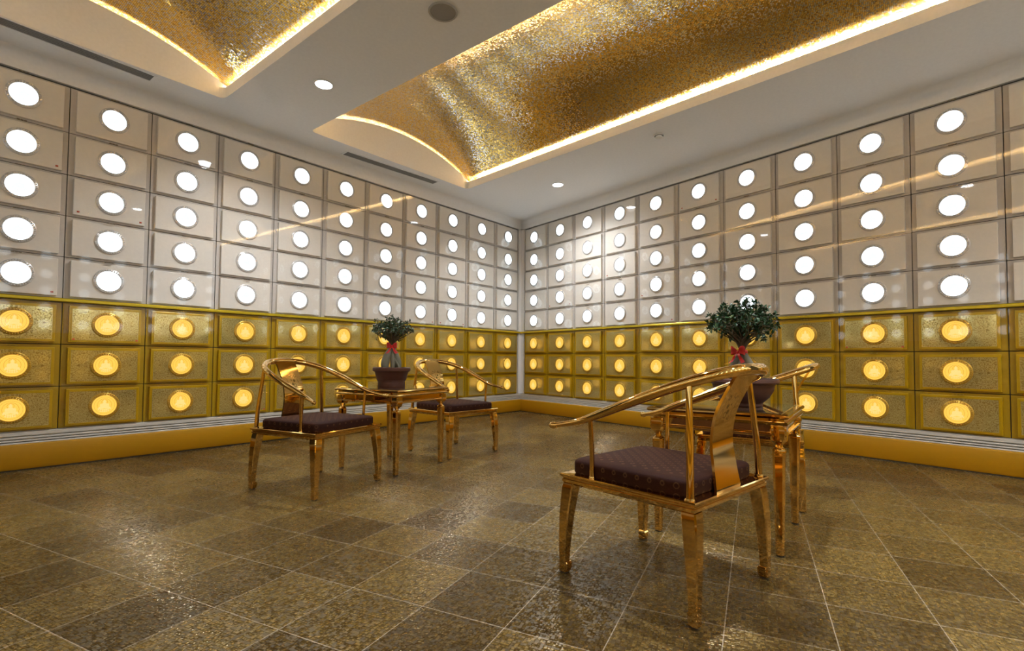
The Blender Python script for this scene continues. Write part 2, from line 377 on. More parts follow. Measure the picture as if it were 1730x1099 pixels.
# ------------------------------------------------------------------ ceiling with two coffers
def rounded(poly, r=0.07, n=6):
    out = []; m = len(poly)
    for i in range(m):
        p = Vector(poly[i]); a = (Vector(poly[i - 1]) - p).normalized(); b = (Vector(poly[(i + 1) % m]) - p).normalized()
        for k in range(n + 1):
            t = k / n; u = p + a * r * (1 - t) ** 2 + b * r * t ** 2
            out.append((u.x, u.y))
    return out
YE = -0.50; YB = -7.4
def c1l(y): return -4.243 + 0.0255 * (YE - y)
def c1r(y): return -1.868 - 0.092 * (YE - y)
def c2r(y): return -5.103 + 0.0255 * (YE - y)
def c2l(y): return -7.36 + 0.0255 * (YE - y)
coffers = [(c1l, c1r), (c2l, c2r)]
outl = []
for l, r_ in coffers:
    outl.append(rounded([(l(YE), YE), (r_(YE), YE), (r_(YB), YB), (l(YB), YB)]))
bm = bmesh.new()
def loop_edges(pts, z):
    vs = [bm.verts.new((x, y, z)) for x, y in pts]
    return vs, [bm.edges.new((vs[i], vs[(i + 1) % len(vs)])) for i in range(len(vs))]
es = []
_, e = loop_edges([(0, 0), (cR.x, cR.y), (back.x, back.y), (cL.x, cL.y)], H); es += e
for o_ in outl: _, e = loop_edges(o_, H); es += e
bmesh.ops.triangle_fill(bm, use_beauty=True, use_dissolve=False, edges=es)
for f in list(bm.faces):
    if f.normal.z > 0: f.normal_flip()
# thickness upwards so that it is a real slab
LIP = 0.10
for o_ in outl:
    inner = [bm.verts.new((x, y, H)) for x, y in o_]; top = [bm.verts.new((x, y, H + LIP)) for x, y in o_]
    cx = sum(p[0] for p in o_) / len(o_); cy = sum(p[1] for p in o_) / len(o_)
me = finish(bm, 'ceiling', 'ceiling_paint', normals=False)
tag(link('ceiling', me), kind='structure')

def arc(l, r_, z0, z1, n=28):                          # circular arc through (l,z0),(mid,z1),(r,z0)
    c = (r_ - l) / 2; h = z1 - z0; R = (c * c + h * h) / (2 * h); cx = (l + r_) / 2; cz = z1 - R
    a0 = math.asin(c / R)
    return [(cx + R * math.sin(-a0 + 2 * a0 * k / n), cz + R * math.cos(-a0 + 2 * a0 * k / n), R * (2 * a0 * k / n)) for k in range(n + 1)]
TR = 0.075
tn = 10
for ci, ((l, r_), o_) in enumerate(zip(coffers, outl)):
    root = bpy.data.objects.new('trim_%d' % (10 + ci), None); COL.objects.link(root); tag(root, kind='structure'); root.location = (0, 0, H)
    # fascia ring round the opening with its top lip, then trough behind it
    bm = bmesh.new()
    def ring(off, z):
        pts = []
        m = len(o_)
        for i in range(m):
            p = Vector(o_[i]); t = (Vector(o_[(i + 1) % m]) - Vector(o_[i - 1])).normalized()
            pts.append((p.x + (-t.y) * -off * sgn, p.y + t.x * -off * sgn, z))
        return pts
    area = sum(o_[i][0] * o_[(i + 1) % len(o_)][1] - o_[(i + 1) % len(o_)][0] * o_[i][1] for i in range(len(o_)))
    sgn = 1 if area > 0 else -1
    loft(bm, [ring(0, 0), ring(0, LIP), ring(0.014, LIP), ring(0.014, 0.03), ring(TR, 0.03), ring(TR, LIP + 0.03)], False, False)
    obj('fascia', bm, 'coffer_white', root)
    # end walls: an arched lip just short of the vault, with a light strip hidden behind it
    for y, sg in ((YE, 1), (YB, -1)):
        A = arc(l(y) - TR, r_(y) + TR, LIP + 0.02, 0.42)
        bm = bmesh.new(); prs = []
        for th in (0.004, 0.022):
            o2 = y + sg * th
            prs.append(([bm.verts.new((x, o2, 0.02)) for x, z, _ in A], [bm.verts.new((x, o2, z - 0.022)) for x, z, _ in A]))
        for (lo_, hi_) in prs:
            for k in range(len(lo_) - 1): bm.faces.new((lo_[k], lo_[k + 1], hi_[k + 1], hi_[k]))
        for k in range(len(A) - 1):
            bm.faces.new((prs[0][1][k], prs[0][1][k + 1], prs[1][1][k + 1], prs[1][1][k]))
            bm.faces.new((prs[0][0][k], prs[0][0][k + 1], prs[1][0][k + 1], prs[1][0][k]))
        obj('end_wall', bm, 'coffer_white', root)
        bm = bmesh.new()
        for y0_, z0_ in ((y + sg * 0.095, 0.0),):
            lo_ = [bm.verts.new((x, y0_, 0.0)) for x, z, _ in A]; hi_ = [bm.verts.new((x, y0_, z + 0.01)) for x, z, _ in A]
            for k in range(len(lo_) - 1): bm.faces.new((lo_[k], lo_[k + 1], hi_[k + 1], hi_[k]))
        obj('back_panel', bm, 'coffer_white', root)
        bm = bmesh.new(); B = A[2:-2]
        ra = [bm.verts.new((x, y + sg * 0.035, z - 0.050)) for x, z, _ in B]; rb = [bm.verts.new((x, y + sg * 0.055, z - 0.050)) for x, z, _ in B]
        rc = [bm.verts.new((x, y + sg * 0.045, z - 0.058)) for x, z, _ in B]
        for k in range(len(B) - 1):
            bm.faces.new((ra[k], ra[k + 1], rb[k + 1], rb[k])); bm.faces.new((rb[k], rb[k + 1], rc[k + 1], rc[k])); bm.faces.new((rc[k], rc[k + 1], ra[k + 1], ra[k]))
        obj('light_strip', bm, 'led_end', root)
    # the mosaic vault
    bm = bmesh.new(); uvl = bm.loops.layers.uv.new('UVMap'); rows = []
    for j in range(tn + 1):
        y = (YE + 0.095) + (YB - YE - 0.19) * j / tn
        rows.append([(bm.verts.new((x, y, z)), s) for x, z, s in arc(l(y) - TR, r_(y) + TR, LIP + 0.02, 0.42)])
    for j in range(tn):
        for k in range(len(rows[0]) - 1):
            q = (rows[j][k], rows[j][k + 1], rows[j + 1][k + 1], rows[j + 1][k])
            f = bm.faces.new([a[0] for a in q])
            for lp, a in zip(f.loops, q): lp[uvl].uv = (a[0].co.y * 1.0, a[1])
    obj('mosaic_vault', bm, 'gold_mosaic', root, smooth=80)
    # LED strips lying in the trough
    for X, sg in ((l, -1), (r_, 1)):
        bm = bmesh.new()
        a, b = YE - 0.12, YB + 0.12
        w0, w1 = 0.025, 0.050
        ps = [(X(a) + sg * w0, a), (X(a) + sg * w1, a), (X(b) + sg * w1, b), (X(b) + sg * w0, b)]
        loft(bm, [[(x, y, 0.031) for x, y in ps], [(x, y, 0.040) for x, y in ps]])
        obj('light_strip', bm, 'led_warm', root)

# ------------------------------------------------------------------ fixtures on the ceiling
def downlight(x, y, label, group=None, pw=1.0):
    t = thing('downlight', label, 'ceiling light', (x, y, H), 0, group)
    bm = bmesh.new(); lathe(bm, [(0.078, 0.004), (0.082, -0.004), (0.078, -0.008), (0.072, -0.008), (0.069, 0.0), (0.069, 0.004)], 32); obj('trim_ring', bm, 'smoke_white', t, smooth=True)
    bm = bmesh.new(); bmesh.ops.create_circle(bm, cap_ends=True, radius=0.070, segments=28)
    for v in bm.verts: v.co.z = -0.003
    for f in bm.faces:
        if f.normal.z > 0: f.normal_flip()
    me = finish(bm, 'lens', 'downlight', normals=False); link('lens', me, t)
    ld = bpy.data.lights.new('downlight_lamp', 'SPOT'); ld.energy = 210 * pw; ld.color = (0.90, 0.95, 1.0); ld.spot_size = math.radians(150); ld.spot_blend = 1.0; ld.shadow_soft_size = 0.06
    lo_ = bpy.data.objects.new('downlight_lamp', ld); COL.objects.link(lo_); lo_.location = (0, 0, -0.02); lo_.parent = t
    return t
downlight(-4.643, -1.477, 'round white recessed downlight glowing in the beam between the two gold vaults')
downlight(-1.215, -1.626, 'round white recessed downlight glowing near the room corner, right of the large vault', pw=0.72)
downlight(-4.60, -4.6, 'round recessed downlight in the beam, just beyond the top edge of the photo')
downlight(-4.55, -7.3, 'round recessed downlight in the beam, far behind the ceiling speaker')
downlight(-2.9, -7.95, 'round recessed downlight over the far end of the room behind the viewer')

t = thing('ceiling_speaker', 'round grey ceiling speaker with a perforated grille, at the top edge of the photo', 'speaker', (-4.605, -3.0, H))
bm = bmesh.new(); lathe(bm, [(0.100, 0.003), (0.104, -0.004), (0.098, -0.010), (0.090, -0.008), (0.088, 0.0), (0.088, 0.003)], 40); obj('rim', bm, 'speaker_rim', t, smooth=True)
bm = bmesh.new(); lathe(bm, [(0.0, -0.004), (0.05, -0.0075), (0.089, -0.004), (0.089, 0.002), (0.0, 0.002)], 40); obj('grille', bm, 'speaker_grey', t, smooth=True)
t = thing('smoke_detector', 'small round white smoke detector on the ceiling left of the right wall', 'smoke detector', (-1.81, -3.365, H))
bm = bmesh.new(); lathe(bm, [(0.050, 0.0), (0.054, -0.006), (0.050, -0.014), (0.048, -0.014), (0.048, 0.0)], 32); obj('base', bm, 'smoke_white', t, smooth=True)
bm = bmesh.new(); lathe(bm, [(0.036, -0.012), (0.036, -0.020), (0.040, -0.022), (0.038, -0.032), (0.026, -0.038), (0.0, -0.040)], 32); obj('sensor_head', bm, 'smoke_white', t, smooth=True)

def diffuser(x0, x1, y, rz, label):
    t = thing('air_diffuser', label, 'air vent', ((x0 + x1) / 2, y, H), rz, 'linear air vents along the left wall')
    w = (x1 - x0) / 2
    bm = bmesh.new()
    for a in ((-w - 0.02, w + 0.02, 0.060, 0.072), (-w - 0.02, w + 0.02, -0.072, -0.060), (-w - 0.02, -w, -0.060, 0.060), (w, w + 0.02, -0.060, 0.060)):
        box(bm, a[0], a[1], a[2], a[3], -0.006, 0.004)
    obj('frame', bm, 'ceiling_paint', t)
    bm = bmesh.new()
    for k in range(5):
        yy = -0.048 + 0.024 * k
        box(bm, -w, w, yy - 0.0085, yy + 0.0085, -0.004, 0.001)
    obj('blades', bm, 'vent_grey', t)
    bm = bmesh.new(); box(bm, -w, w, -0.060, 0.060, -0.0015, 0.003); obj('slot_shade', bm, 'gap_shade', t)  # flat dark plate painting the shade between the blades, no real depth
diffuser(-3.69, -2.34, -0.315, math.radians(-3.0), 'long dark linear air vent in the ceiling in front of the large vault')
diffuser(-7.9, -5.648, -0.445, math.radians(2.5), 'long dark linear air vent at the top left of the photo, beside the small vault')

# ------------------------------------------------------------------ the niches
def annulus_beads(mat_r, mat_b):
    bm = bmesh.new(); n = 40
    def rg(r, y): return [(r * math.cos(2 * PI * k / n), y, r * math.sin(2 * PI * k / n)) for k in range(n)]
    loft(bm, [rg(0.110, 0), rg(0.110, -0.006), rg(0.107, -0.009), rg(0.092, -0.009), rg(0.0885, -0.012), rg(0.0855, -0.009), rg(0.0855, 0)], False, False)
    for k in range(38):
        a = 2 * PI * k / 38; c = Vector((0.0992 * math.cos(a), -0.009, 0.0992 * math.sin(a))); rr = 0.0066
        u = Vector((math.cos(a), 0, math.sin(a))); w = Vector((-math.sin(a), 0, math.cos(a)))
        R0 = [bm.verts.new(c + (u * math.cos(2 * PI * j / 6) + w * math.sin(2 * PI * j / 6)) * rr) for j in range(6)]
        R1 = [bm.verts.new(c + (u * math.cos(2 * PI * j / 6) + w * math.sin(2 * PI * j / 6)) * rr * 0.6 + Vector((0, -0.0045, 0))) for j in range(6)]
        for j in range(6): bm.faces.new((R0[j], R0[(j + 1) % 6], R1[(j + 1) % 6], R1[j]))
        bm.faces.new(R1)
    return finish(bm, 'medallion_ring', mat_r, smooth=50)
def disc(mat):
    bm = bmesh.new(); n = 36
    def rg(r, y): return [(r * math.cos(2 * PI * k / n), y, r * math.sin(2 * PI * k / n)) for k in range(n)]
    loft(bm, [rg(0.086, 0), rg(0.086, -0.006), rg(0.080, -0.0085)], False, True)
    return finish(bm, 'medallion', mat, smooth=False)
def relief(mat):                                       # seated figure in front of a halo, on a lotus base
    bm = bmesh.new()
    def blob(cx, cz, rx, rz, ry=0.006, n=14, y0=-0.008):
        prev = None
        for fr, dy in ((1.0, 0), (0.9, 0.6), (0.6, 0.92), (0.25, 1.0)):
            ringv = [bm.verts.new((cx + rx * fr * math.cos(2 * PI * k / n), y0 - ry * dy, cz + rz * fr * math.sin(2 * PI * k / n))) for k in range(n)]
            if prev:
                for k in range(n): bm.faces.new((prev[k], prev[(k + 1) % n], ringv[(k + 1) % n], ringv[k]))
            prev = ringv
        bm.faces.new(prev)
    def hoop(cx, cz, r0, w, y0=-0.0085, n=28, sq=1.0):
        A = [[bm.verts.new((cx + r * math.cos(2 * PI * k / n), y, cz + sq * r * math.sin(2 * PI * k / n))) for k in range(n)] for r, y in ((r0 - w, y0), (r0, y0 - 0.003), (r0 + w, y0))]
        for i in range(2):
            for k in range(n): bm.faces.new((A[i][k], A[i][(k + 1) % n], A[i + 1][(k + 1) % n], A[i + 1][k])).material_index = 1
    hoop(0, 0.004, 0.054, 0.0014, sq=1.12); hoop(0, 0.034, 0.0225, 0.0014); hoop(0, 0.0, 0.0795, 0.0018, y0=-0.0075)
    blob(0, 0.035, 0.0115, 0.0135); blob(0, 0.050, 0.0055, 0.006)
    blob(0, 0.002, 0.029, 0.023); blob(-0.026, -0.001, 0.010, 0.019); blob(0.026, -0.001, 0.010, 0.019)
    blob(-0.024, -0.022, 0.026, 0.010); blob(0.024, -0.022, 0.026, 0.010)
    for k in range(-3, 4): blob(k * 0.0145, -0.043 + 0.0012 * k * k, 0.0072, 0.0095, 0.004, 10)
    for k in range(-2, 3): blob(k * 0.0145, -0.058 + 0.0012 * k * k, 0.0075, 0.007, 0.004, 10)
    for v in bm.verts: v.co.x *= 0.9; v.co.z *= 0.9
    return finish(bm, 'relief_figure', mat, smooth=60)
RING = {'w': annulus_beads('ring_silver', None), 'g': annulus_beads('ring_gold', None)}
DISC = {'w': disc('med_white'), 'g': disc('med_gold')}
REL = {'w': relief(['med_white_relief', 'med_white_line']), 'g': relief(['med_gold_relief', 'med_gold_line'])}
W0 = 0.60
def parts_for(kind, h):
    d = {}
    bm = bmesh.new(); box(bm, -W0 / 2 + 0.0032, W0 / 2 - 0.0032, -0.010, 0, -h / 2 + 0.0028, h / 2 - 0.0028, 0.002)
    d['frame'] = finish(bm, 'frame', 'cream_frame' if kind == 'w' else 'olive_gold')
    dw, dh = 0.258, h / 2 - 0.020
    bm = bmesh.new(); box(bm, -dw, dw, -0.044, -0.010, -dh - 0.002, dh - 0.006, 0.003, 2)
    if kind == 'g':                                     # raised fillet round the etched field
        for a in ((-dw + .014, dw - .014, dh - .026, dh - .020), (-dw + .014, dw - .014, -dh + .010, -dh + .016), (-dw + .014, -dw + .020, -dh + .010, dh - .020), (dw - .020, dw - .014, -dh + .010, dh - .020)):
            box(bm, a[0], a[1], -0.047, -0.043, a[2], a[3])
    d['door_panel'] = finish(bm, 'door_panel', 'cream_door' if kind == 'w' else 'olive_door')
    if kind == 'g':
        bm = bmesh.new(); box(bm, -dw + 0.021, dw - 0.021, -0.0458, -0.0438, -dh + 0.018, dh - 0.028)
        d['etched_panel'] = finish(bm, 'etched_panel', 'etched_scroll')
    bm = bmesh.new(); box(bm, -W0 / 2 + 0.006, W0 / 2 - 0.006, -0.062, -0.058, -h / 2 + 0.005, h / 2 - 0.005)
    d['glass_pane'] = finish(bm, 'glass_pane', 'clear_pane')
    bm = bmesh.new()
    for k in (-1, 0, 1): box(bm, k * 0.021 - 0.009, k * 0.021 + 0.009, -0.066, -0.056, h / 2 - 0.017, h / 2 - 0.010)
    d['latch'] = finish(bm, 'latch', 'latch_dark' if kind == 'w' else 'latch_gold')
    bm = bmesh.new(); box(bm, -0.009, 0.009, -0.0465, -0.0435, -0.007, 0.007, 0.001)
    d['tag'] = finish(bm, 'paper_tag', 'red_tag')
    return d
PARTS = {}
rows = [(2.092, 0.360 + 0.03, 'w'), (1.706, 0.352, 'w'), (1.3495, 0.349, 'w'), (1.0, 0.350, 'w'), (0.6505, 0.349, 'w'), (0.266, 0.350, 'g'), (-0.0838, 0.350, 'g'), (-0.433, 0.349, 'g')]
zb = [2.272, 1.885, 1.5245, 1.1745, 0.826, 0.476]
gb = [0.443, 0.0915, -0.2585, -0.6075]
bnd = [(zb[i + 1], zb[i]) for i in range(5)] + [(gb[i + 1], gb[i]) for i in range(3)]
medz = [2.086, 1.700, 1.349, 1.000, 0.652, 0.266, -0.084, -0.433]
ordn = ['first', 'second', 'third', 'fourth', 'fifth', 'sixth', 'seventh', 'eighth', 'ninth', 'tenth', 'eleventh', 'twelfth']
rname = ['top white row', 'second white row', 'third white row', 'fourth white row', 'lowest white row', 'top gold row', 'middle gold row', 'bottom gold row']
colsL = [0.118, 0.735, 1.395, 2.018, 2.623, 3.222, 3.808, 4.387, 4.965, 5.541, 6.126, 6.71, 7.29]
cenL = [0.419, 1.077, 1.713, 2.323, 2.923, 3.521, 4.096, 4.677, 5.253, 5.83, 6.413, 7.0]
colsR = [0.125, 0.721, 1.337, 1.945, 2.56, 3.177, 3.789, 4.39, 4.989, 5.581, 6.195, 6.79, 7.38]
cenR = [0.403, 1.039, 1.636, 2.255, 2.865, 3.488, 4.09, 4.69, 5.288, 5.873, 6.49, 7.08]
# niches that carry a small red tag (column, row): 'l', 'r' or both corners
TAGS = {('L', 10, 1): 'r', ('L', 9, 2): 'lr', ('L', 10, 4): 'r', ('L', 9, 5): 'lr', ('L', 3, 4): 'r', ('L', 2, 4): 'lr',
        ('R', 5, 0): 'lr', ('R', 1, 3): 'lr', ('R', 3, 2): 'l', ('R', 4, 3): 'l', ('R', 4, 4): 'r', ('R', 8, 5): 'lr', ('L', 7, 7): 'r'}
for side, P, rot, cb_, cc in (('L', Lp, ROTL, colsL, cenL), ('R', Rp, ROTR, colsR, cenR)):
    wn_ = 'left' if side == 'L' else 'right'
    for k in range(12):
        s0, s1 = cb_[k], cb_[k + 1]; w = s1 - s0; mid = (s0 + s1) / 2; cx = (mid - cc[k]) * (1 if side == 'L' else -1)
        for r_ in range(8):
            z0, z1 = bnd[r_]; kind = 'w' if r_ < 5 else 'g'; h = z1 - z0
            key = (kind, round(h, 2))
            if key not in PARTS: PARTS[key] = parts_for(kind, key[1])
            pt = PARTS[key]
            tg = TAGS.get((side, k, r_))
            what = ('white' if kind == 'w' else 'gold') + ' niche door with lit medallion'
            if tg: what = 'red-tagged ' + ('white' if kind == 'w' else 'gold') + ' niche door'
            lab = '%s, %s wall, %s, %s column from corner' % (what, wn_, rname[r_], ordn[k])
            t = thing('memorial_niche', lab, 'niche', P(mid, 0.0012, Z((z0 + z1) / 2)), rot, ('white' if kind == 'w' else 'gold') + ' lit niche doors on the %s wall' % wn_)
            sx = w / W0
            link('frame', pt['frame'], t, scale=(sx, 1, 1))
            dp = link('door_panel', pt['door_panel'], t, scale=(sx, 1, 1))
            if kind == 'g': link('etched_panel', pt['etched_panel'], t, scale=(sx, 1, 1))
            # medallion sits on the panel
            mz = Z(medz[r_]) - Z((z0 + z1) / 2)
            link('medallion_ring', RING[kind], t, loc=(cx, -0.044, mz))
            md = link('medallion', DISC[kind], t, loc=(cx, -0.044, mz)); link('relief_figure', REL[kind], md)
            link('glass_pane', pt['glass_pane'], t, scale=(sx, 1, 1))
            link('latch', pt['latch'], t)
            for c_ in (tg or ''):
                link('paper_tag', pt['tag'], t, loc=((0.225 if c_ == 'r' else -0.225) * sx, 0, -h / 2 + 0.045))

# ------------------------------------------------------------------ horseshoe chairs
def mk_chair_meshes():
    D = {}
    bm = bmesh.new()
    def rect(hx, hy, z, cy=0): return [(hx, cy - hy, z), (hx, cy + hy, z), (-hx, cy + hy, z), (-hx, cy - hy, z)]
    hx, hy = 0.312, 0.308
    prof = [(0.0, 0.416), (0.004, 0.412), (0.004, 0.406), (0.0, 0.402), (-0.006, 0.400), (-0.006, 0.394), (-0.002, 0.392), (-0.004, 0.380), (-0.014, 0.372)]
    loft(bm, [rect(hx - 0.05, hy - 0.05, 0.414)] + [rect(hx + a, hy + a, z) for a, z in prof] + [rect(hx - 0.05, hy - 0.05, 0.372)])
    D['seat_frame'] = finish(bm, 'seat_frame', 'gold_metal')
    # cushion
    bm = bmesh.new(); n = 48
    def sup(s, z, ex=12.0):
        out = []
        for k in range(n):
            a = 2 * PI * k / n; c, d = math.cos(a), math.sin(a)
            out.append((0.281 * s * math.copysign(abs(c) ** (2 / ex), c), 0.012 + 0.276 * s * math.copysign(abs(d) ** (2 / ex), d), z))
        return out
    loft(bm, [sup(*a) for a in ((0.985, 0.415), (1.0, 0.422), (1.0, 0.459), (0.992, 0.467), (0.97, 0.473), (0.85, 0.479), (0.6, 0.484), (0.3, 0.486), (0.05, 0.486))])
    D['cushion'] = finish(bm, 'cushion', 'brown_brocade', smooth=True)
    # arm rail
    half = [(0.0, -0.384, 0.868, 0.0200), (0.07, -0.380, 0.867, 0.0195), (0.14, -0.360, 0.860, 0.019), (0.205, -0.316, 0.843, 0.0185), (0.256, -0.250, 0.818, 0.018), (0.287, -0.155, 0.782, 0.0175), (0.300, -0.02, 0.730, 0.017), (0.300, 0.14, 0.668, 0.0150), (0.306, 0.20, 0.646, 0.0125), (0.320, 0.26, 0.630, 0.0103), (0.336, 0.305, 0.621, 0.0095), (0.343, 0.320, 0.618, 0.0125), (0.348, 0.333, 0.617, 0.0120), (0.351, 0.342, 0.617, 0.006)]
    pts = [(-a, b, c, d) for a, b, c, d in half[:0:-1]] + half
    cm = catmull(pts, 4)
    bm = bmesh.new(); tube(bm, [p[:3] for p in cm], [p[3] * 1.13 for p in cm], 16)
    D['arm_rail'] = finish(bm, 'arm_rail', 'gold_metal', smooth=True)
    for nm, s in (('l', -1), ('r', 1)):
        bm = bmesh.new(); tube(bm, [(s * 0.290, 0.155, 0.408), (s * 0.292, 0.155, 0.50), (s * 0.300, 0.158, 0.655)], [0.0115, 0.0105, 0.0095], 12)
        lathe(bm, [(0.015, 0.414), (0.0155, 0.418), (0.0125, 0.424), (0.0125, 0.414)], 14, (s * 0.290, 0.155))
        D['fp' + nm] = finish(bm, 'arm_post', 'gold_metal', smooth=True)
        bm = bmesh.new(); tube(bm, [(s * 0.293, -0.280, 0.408), (s * 0.284, -0.276, 0.55), (s * 0.257, -0.258, 0.810)], [0.0145, 0.0135, 0.0115], 12)
        lathe(bm, [(0.019, 0.414), (0.0195, 0.419), (0.0155, 0.425), (0.0155, 0.414)], 14, (s * 0.293, -0.2775))
        D['bp' + nm] = finish(bm, 'back_post', 'gold_metal', smooth=True)
    # S-shaped splat
    sp = catmull([(-0.280, 0.410, 0.102), (-0.266, 0.50, 0.092), (-0.256, 0.60, 0.087), (-0.274, 0.70, 0.085), (-0.316, 0.785, 0.084), (-0.352, 0.845, 0.085), (-0.370, 0.866, 0.085)], 5)
    bm = bmesh.new(); lo2 = []
    for i, (y, z, w) in enumerate(sp):
        a = sp[max(i - 1, 0)]; b = sp[min(i + 1, len(sp) - 1)]; ty, tz = b[0] - a[0], b[1] - a[1]; q = math.hypot(ty, tz); ny, nz = -tz / q * 0.0055, ty / q * 0.0055
        lo2.append([(-w, y - ny, z - nz), (w, y - ny, z - nz), (w, y + ny, z + nz), (-w, y + ny, z + nz)])
    loft(bm, lo2); D['splat'] = finish(bm, 'back_splat', 'gold_engraved', smooth=30)
    # legs
    for sx in (-1, 1):
        for sy in (-1, 1):
            bm = bmesh.new(); secs = [(0.376, 0.277, 0.0290), (0.350, 0.281, 0.0290), (0.300, 0.2865, 0.0272), (0.24, 0.2920, 0.0248), (0.16, 0.2965, 0.0215), (0.09, 0.2990, 0.0185), (0.050, 0.299, 0.0168), (0.042, 0.299, 0.0168), (0.006, 0.299, 0.0175)]
            loft(bm, [ch_square(sx * o, sy * o, hw, z, 0.18) for z, o, hw in secs][::-1])
            # hoof: turned-in scroll on the inner side
            loft(bm, [ch_square(sx * a, sy * a, hw, z, 0.12) for z, a, hw in ((0.006, 0.2975, 0.0168), (0.020, 0.2935, 0.0175), (0.041, 0.2925, 0.0185), (0.047, 0.2945, 0.0165))])
            D['leg%d%d' % (sx, sy)] = finish(bm, 'leg', 'gold_metal', smooth=14)
            bm = bmesh.new(); loft(bm, [ch_square(sx * 0.298, sy * 0.298, 0.0155, z) for z in (0.0, 0.0065)]); D['pad%d%d' % (sx, sy)] = finish(bm, 'foot_pad', 'rubber')
    return D
CH = mk_chair_meshes()
def chair(x, y, deg, label, grp):
    t = thing('horseshoe_chair', label, 'armchair', (x, y, 0), math.radians(deg), grp)
    link('seat_frame', CH['seat_frame'], t); link('cushion', CH['cushion'], t); link('arm_rail', CH['arm_rail'], t); link('back_splat', CH['splat'], t)
    for s in 'lr': link('arm_post', CH['fp' + s], t); link('back_post', CH['bp' + s], t)
    for a in (-1, 1):
        for b in (-1, 1):
            lg = link('leg', CH['leg%d%d' % (a, b)], t); link('foot_pad', CH['pad%d%d' % (a, b)], lg)
    return t
G = 'golden horseshoe armchairs with brown seat pads'
chair(-5.020, -2.185, 193.8, 'polished gold horseshoe armchair left of the farther table, its back to the left wall', G)
chair(-3.450, -1.935, 177.0, 'polished gold horseshoe armchair right of the farther table, nearest the room corner', G)
chair(-4.832, -4.701, -7.9, 'nearest and largest gold horseshoe armchair, in the right foreground', G)
chair(-3.186, -4.632, 10.0, 'gold horseshoe armchair mostly hidden behind the nearer table', G)

# ------------------------------------------------------------------ side tables
def mk_table():
    D = {}
    def rect(h, z): return [(h, -h, z), (h, h, z), (-h, h, z), (-h, -h, z)]
    def ringl(secs, name, mat='gold_metal'):
        bm = bmesh.new(); loft(bm, [rect(h, z) for h, z in secs]); return finish(bm, name, mat)
    D['top'] = ringl([(0.300, 0.652), (0.330, 0.652), (0.336, 0.648), (0.338, 0.642), (0.336, 0.636), (0.330, 0.632), (0.300, 0.632)], 'table_top')
    D['glass'] = ringl([(0.302, 0.6505), (0.302, 0.6545)], 'glass_inset', 'table_glass')
    D['mould2'] = ringl([(0.29, 0.632), (0.316, 0.632), (0.316, 0.618), (0.328, 0.616), (0.332, 0.609), (0.328, 0.602), (0.318, 0.600), (0.29, 0.600)], 'middle_moulding')
    D['apron'] = ringl([(0.28, 0.600), (0.310, 0.600), (0.308, 0.565), (0.28, 0.565)], 'apron')
    D['mould3'] = ringl([(0.28, 0.565), (0.318, 0.565), (0.324, 0.559), (0.324, 0.552), (0.316, 0.546), (0.28, 0.546)], 'lower_moulding')
    for sx in (-1, 1):
        for sy in (-1, 1):
            bm = bmesh.new(); q = 0.290
            # corner block with a waisted neck, then the long tapered shaft
            loft(bm, [ch_square(sx * q, sy * q, hw, z, ch) for z, hw, ch in ((0.595, 0.034, 0.2), (0.555, 0.036, 0.25), (0.530, 0.034, 0.4), (0.518, 0.022, 0.55), (0.508, 0.014, 0.58), (0.500, 0.015, 0.58), (0.492, 0.024, 0.5), (0.484, 0.0275, 0.42), (0.470, 0.0275, 0.40), (0.25, 0.0225, 0.40), (0.008, 0.0175, 0.40))][::-1])
            D['leg%d%d' % (sx, sy)] = finish(bm, 'leg', 'gold_metal', smooth=28)
            bm = bmesh.new(); loft(bm, [ch_square(sx * q, sy * q, 0.016, z, 0.4) for z in (0.0, 0.009)]); D['pad%d%d' % (sx, sy)] = finish(bm, 'foot_pad', 'rubber')
    return D
TB = mk_table()
for me_ in list(CH.values()) + list(TB.values()):
    for v_ in me_.vertices: v_.co.z *= 1.018
def table(x, y, deg, label):
    t = thing('side_table', label, 'side table', (x, y, 0), math.radians(deg), 'square gold side tables between the chairs')
    link('table_top', TB['top'], t); link('glass_inset', TB['glass'], t); link('middle_moulding', TB['mould2'], t); link('apron', TB['apron'], t); link('lower_moulding', TB['mould3'], t)
    for a in (-1, 1):
        for b in (-1, 1):
            lg = link('leg', TB['leg%d%d' % (a, b)], t); link('foot_pad', TB['pad%d%d' % (a, b)], lg)
table(-4.262, -2.045, 12.0, 'square gold side table nearer the left wall, with the narrow potted ficus on it')
table(-4.012, -4.722, 4.5, 'square gold side table behind the foreground chair, with the wide bowl-potted ficus')

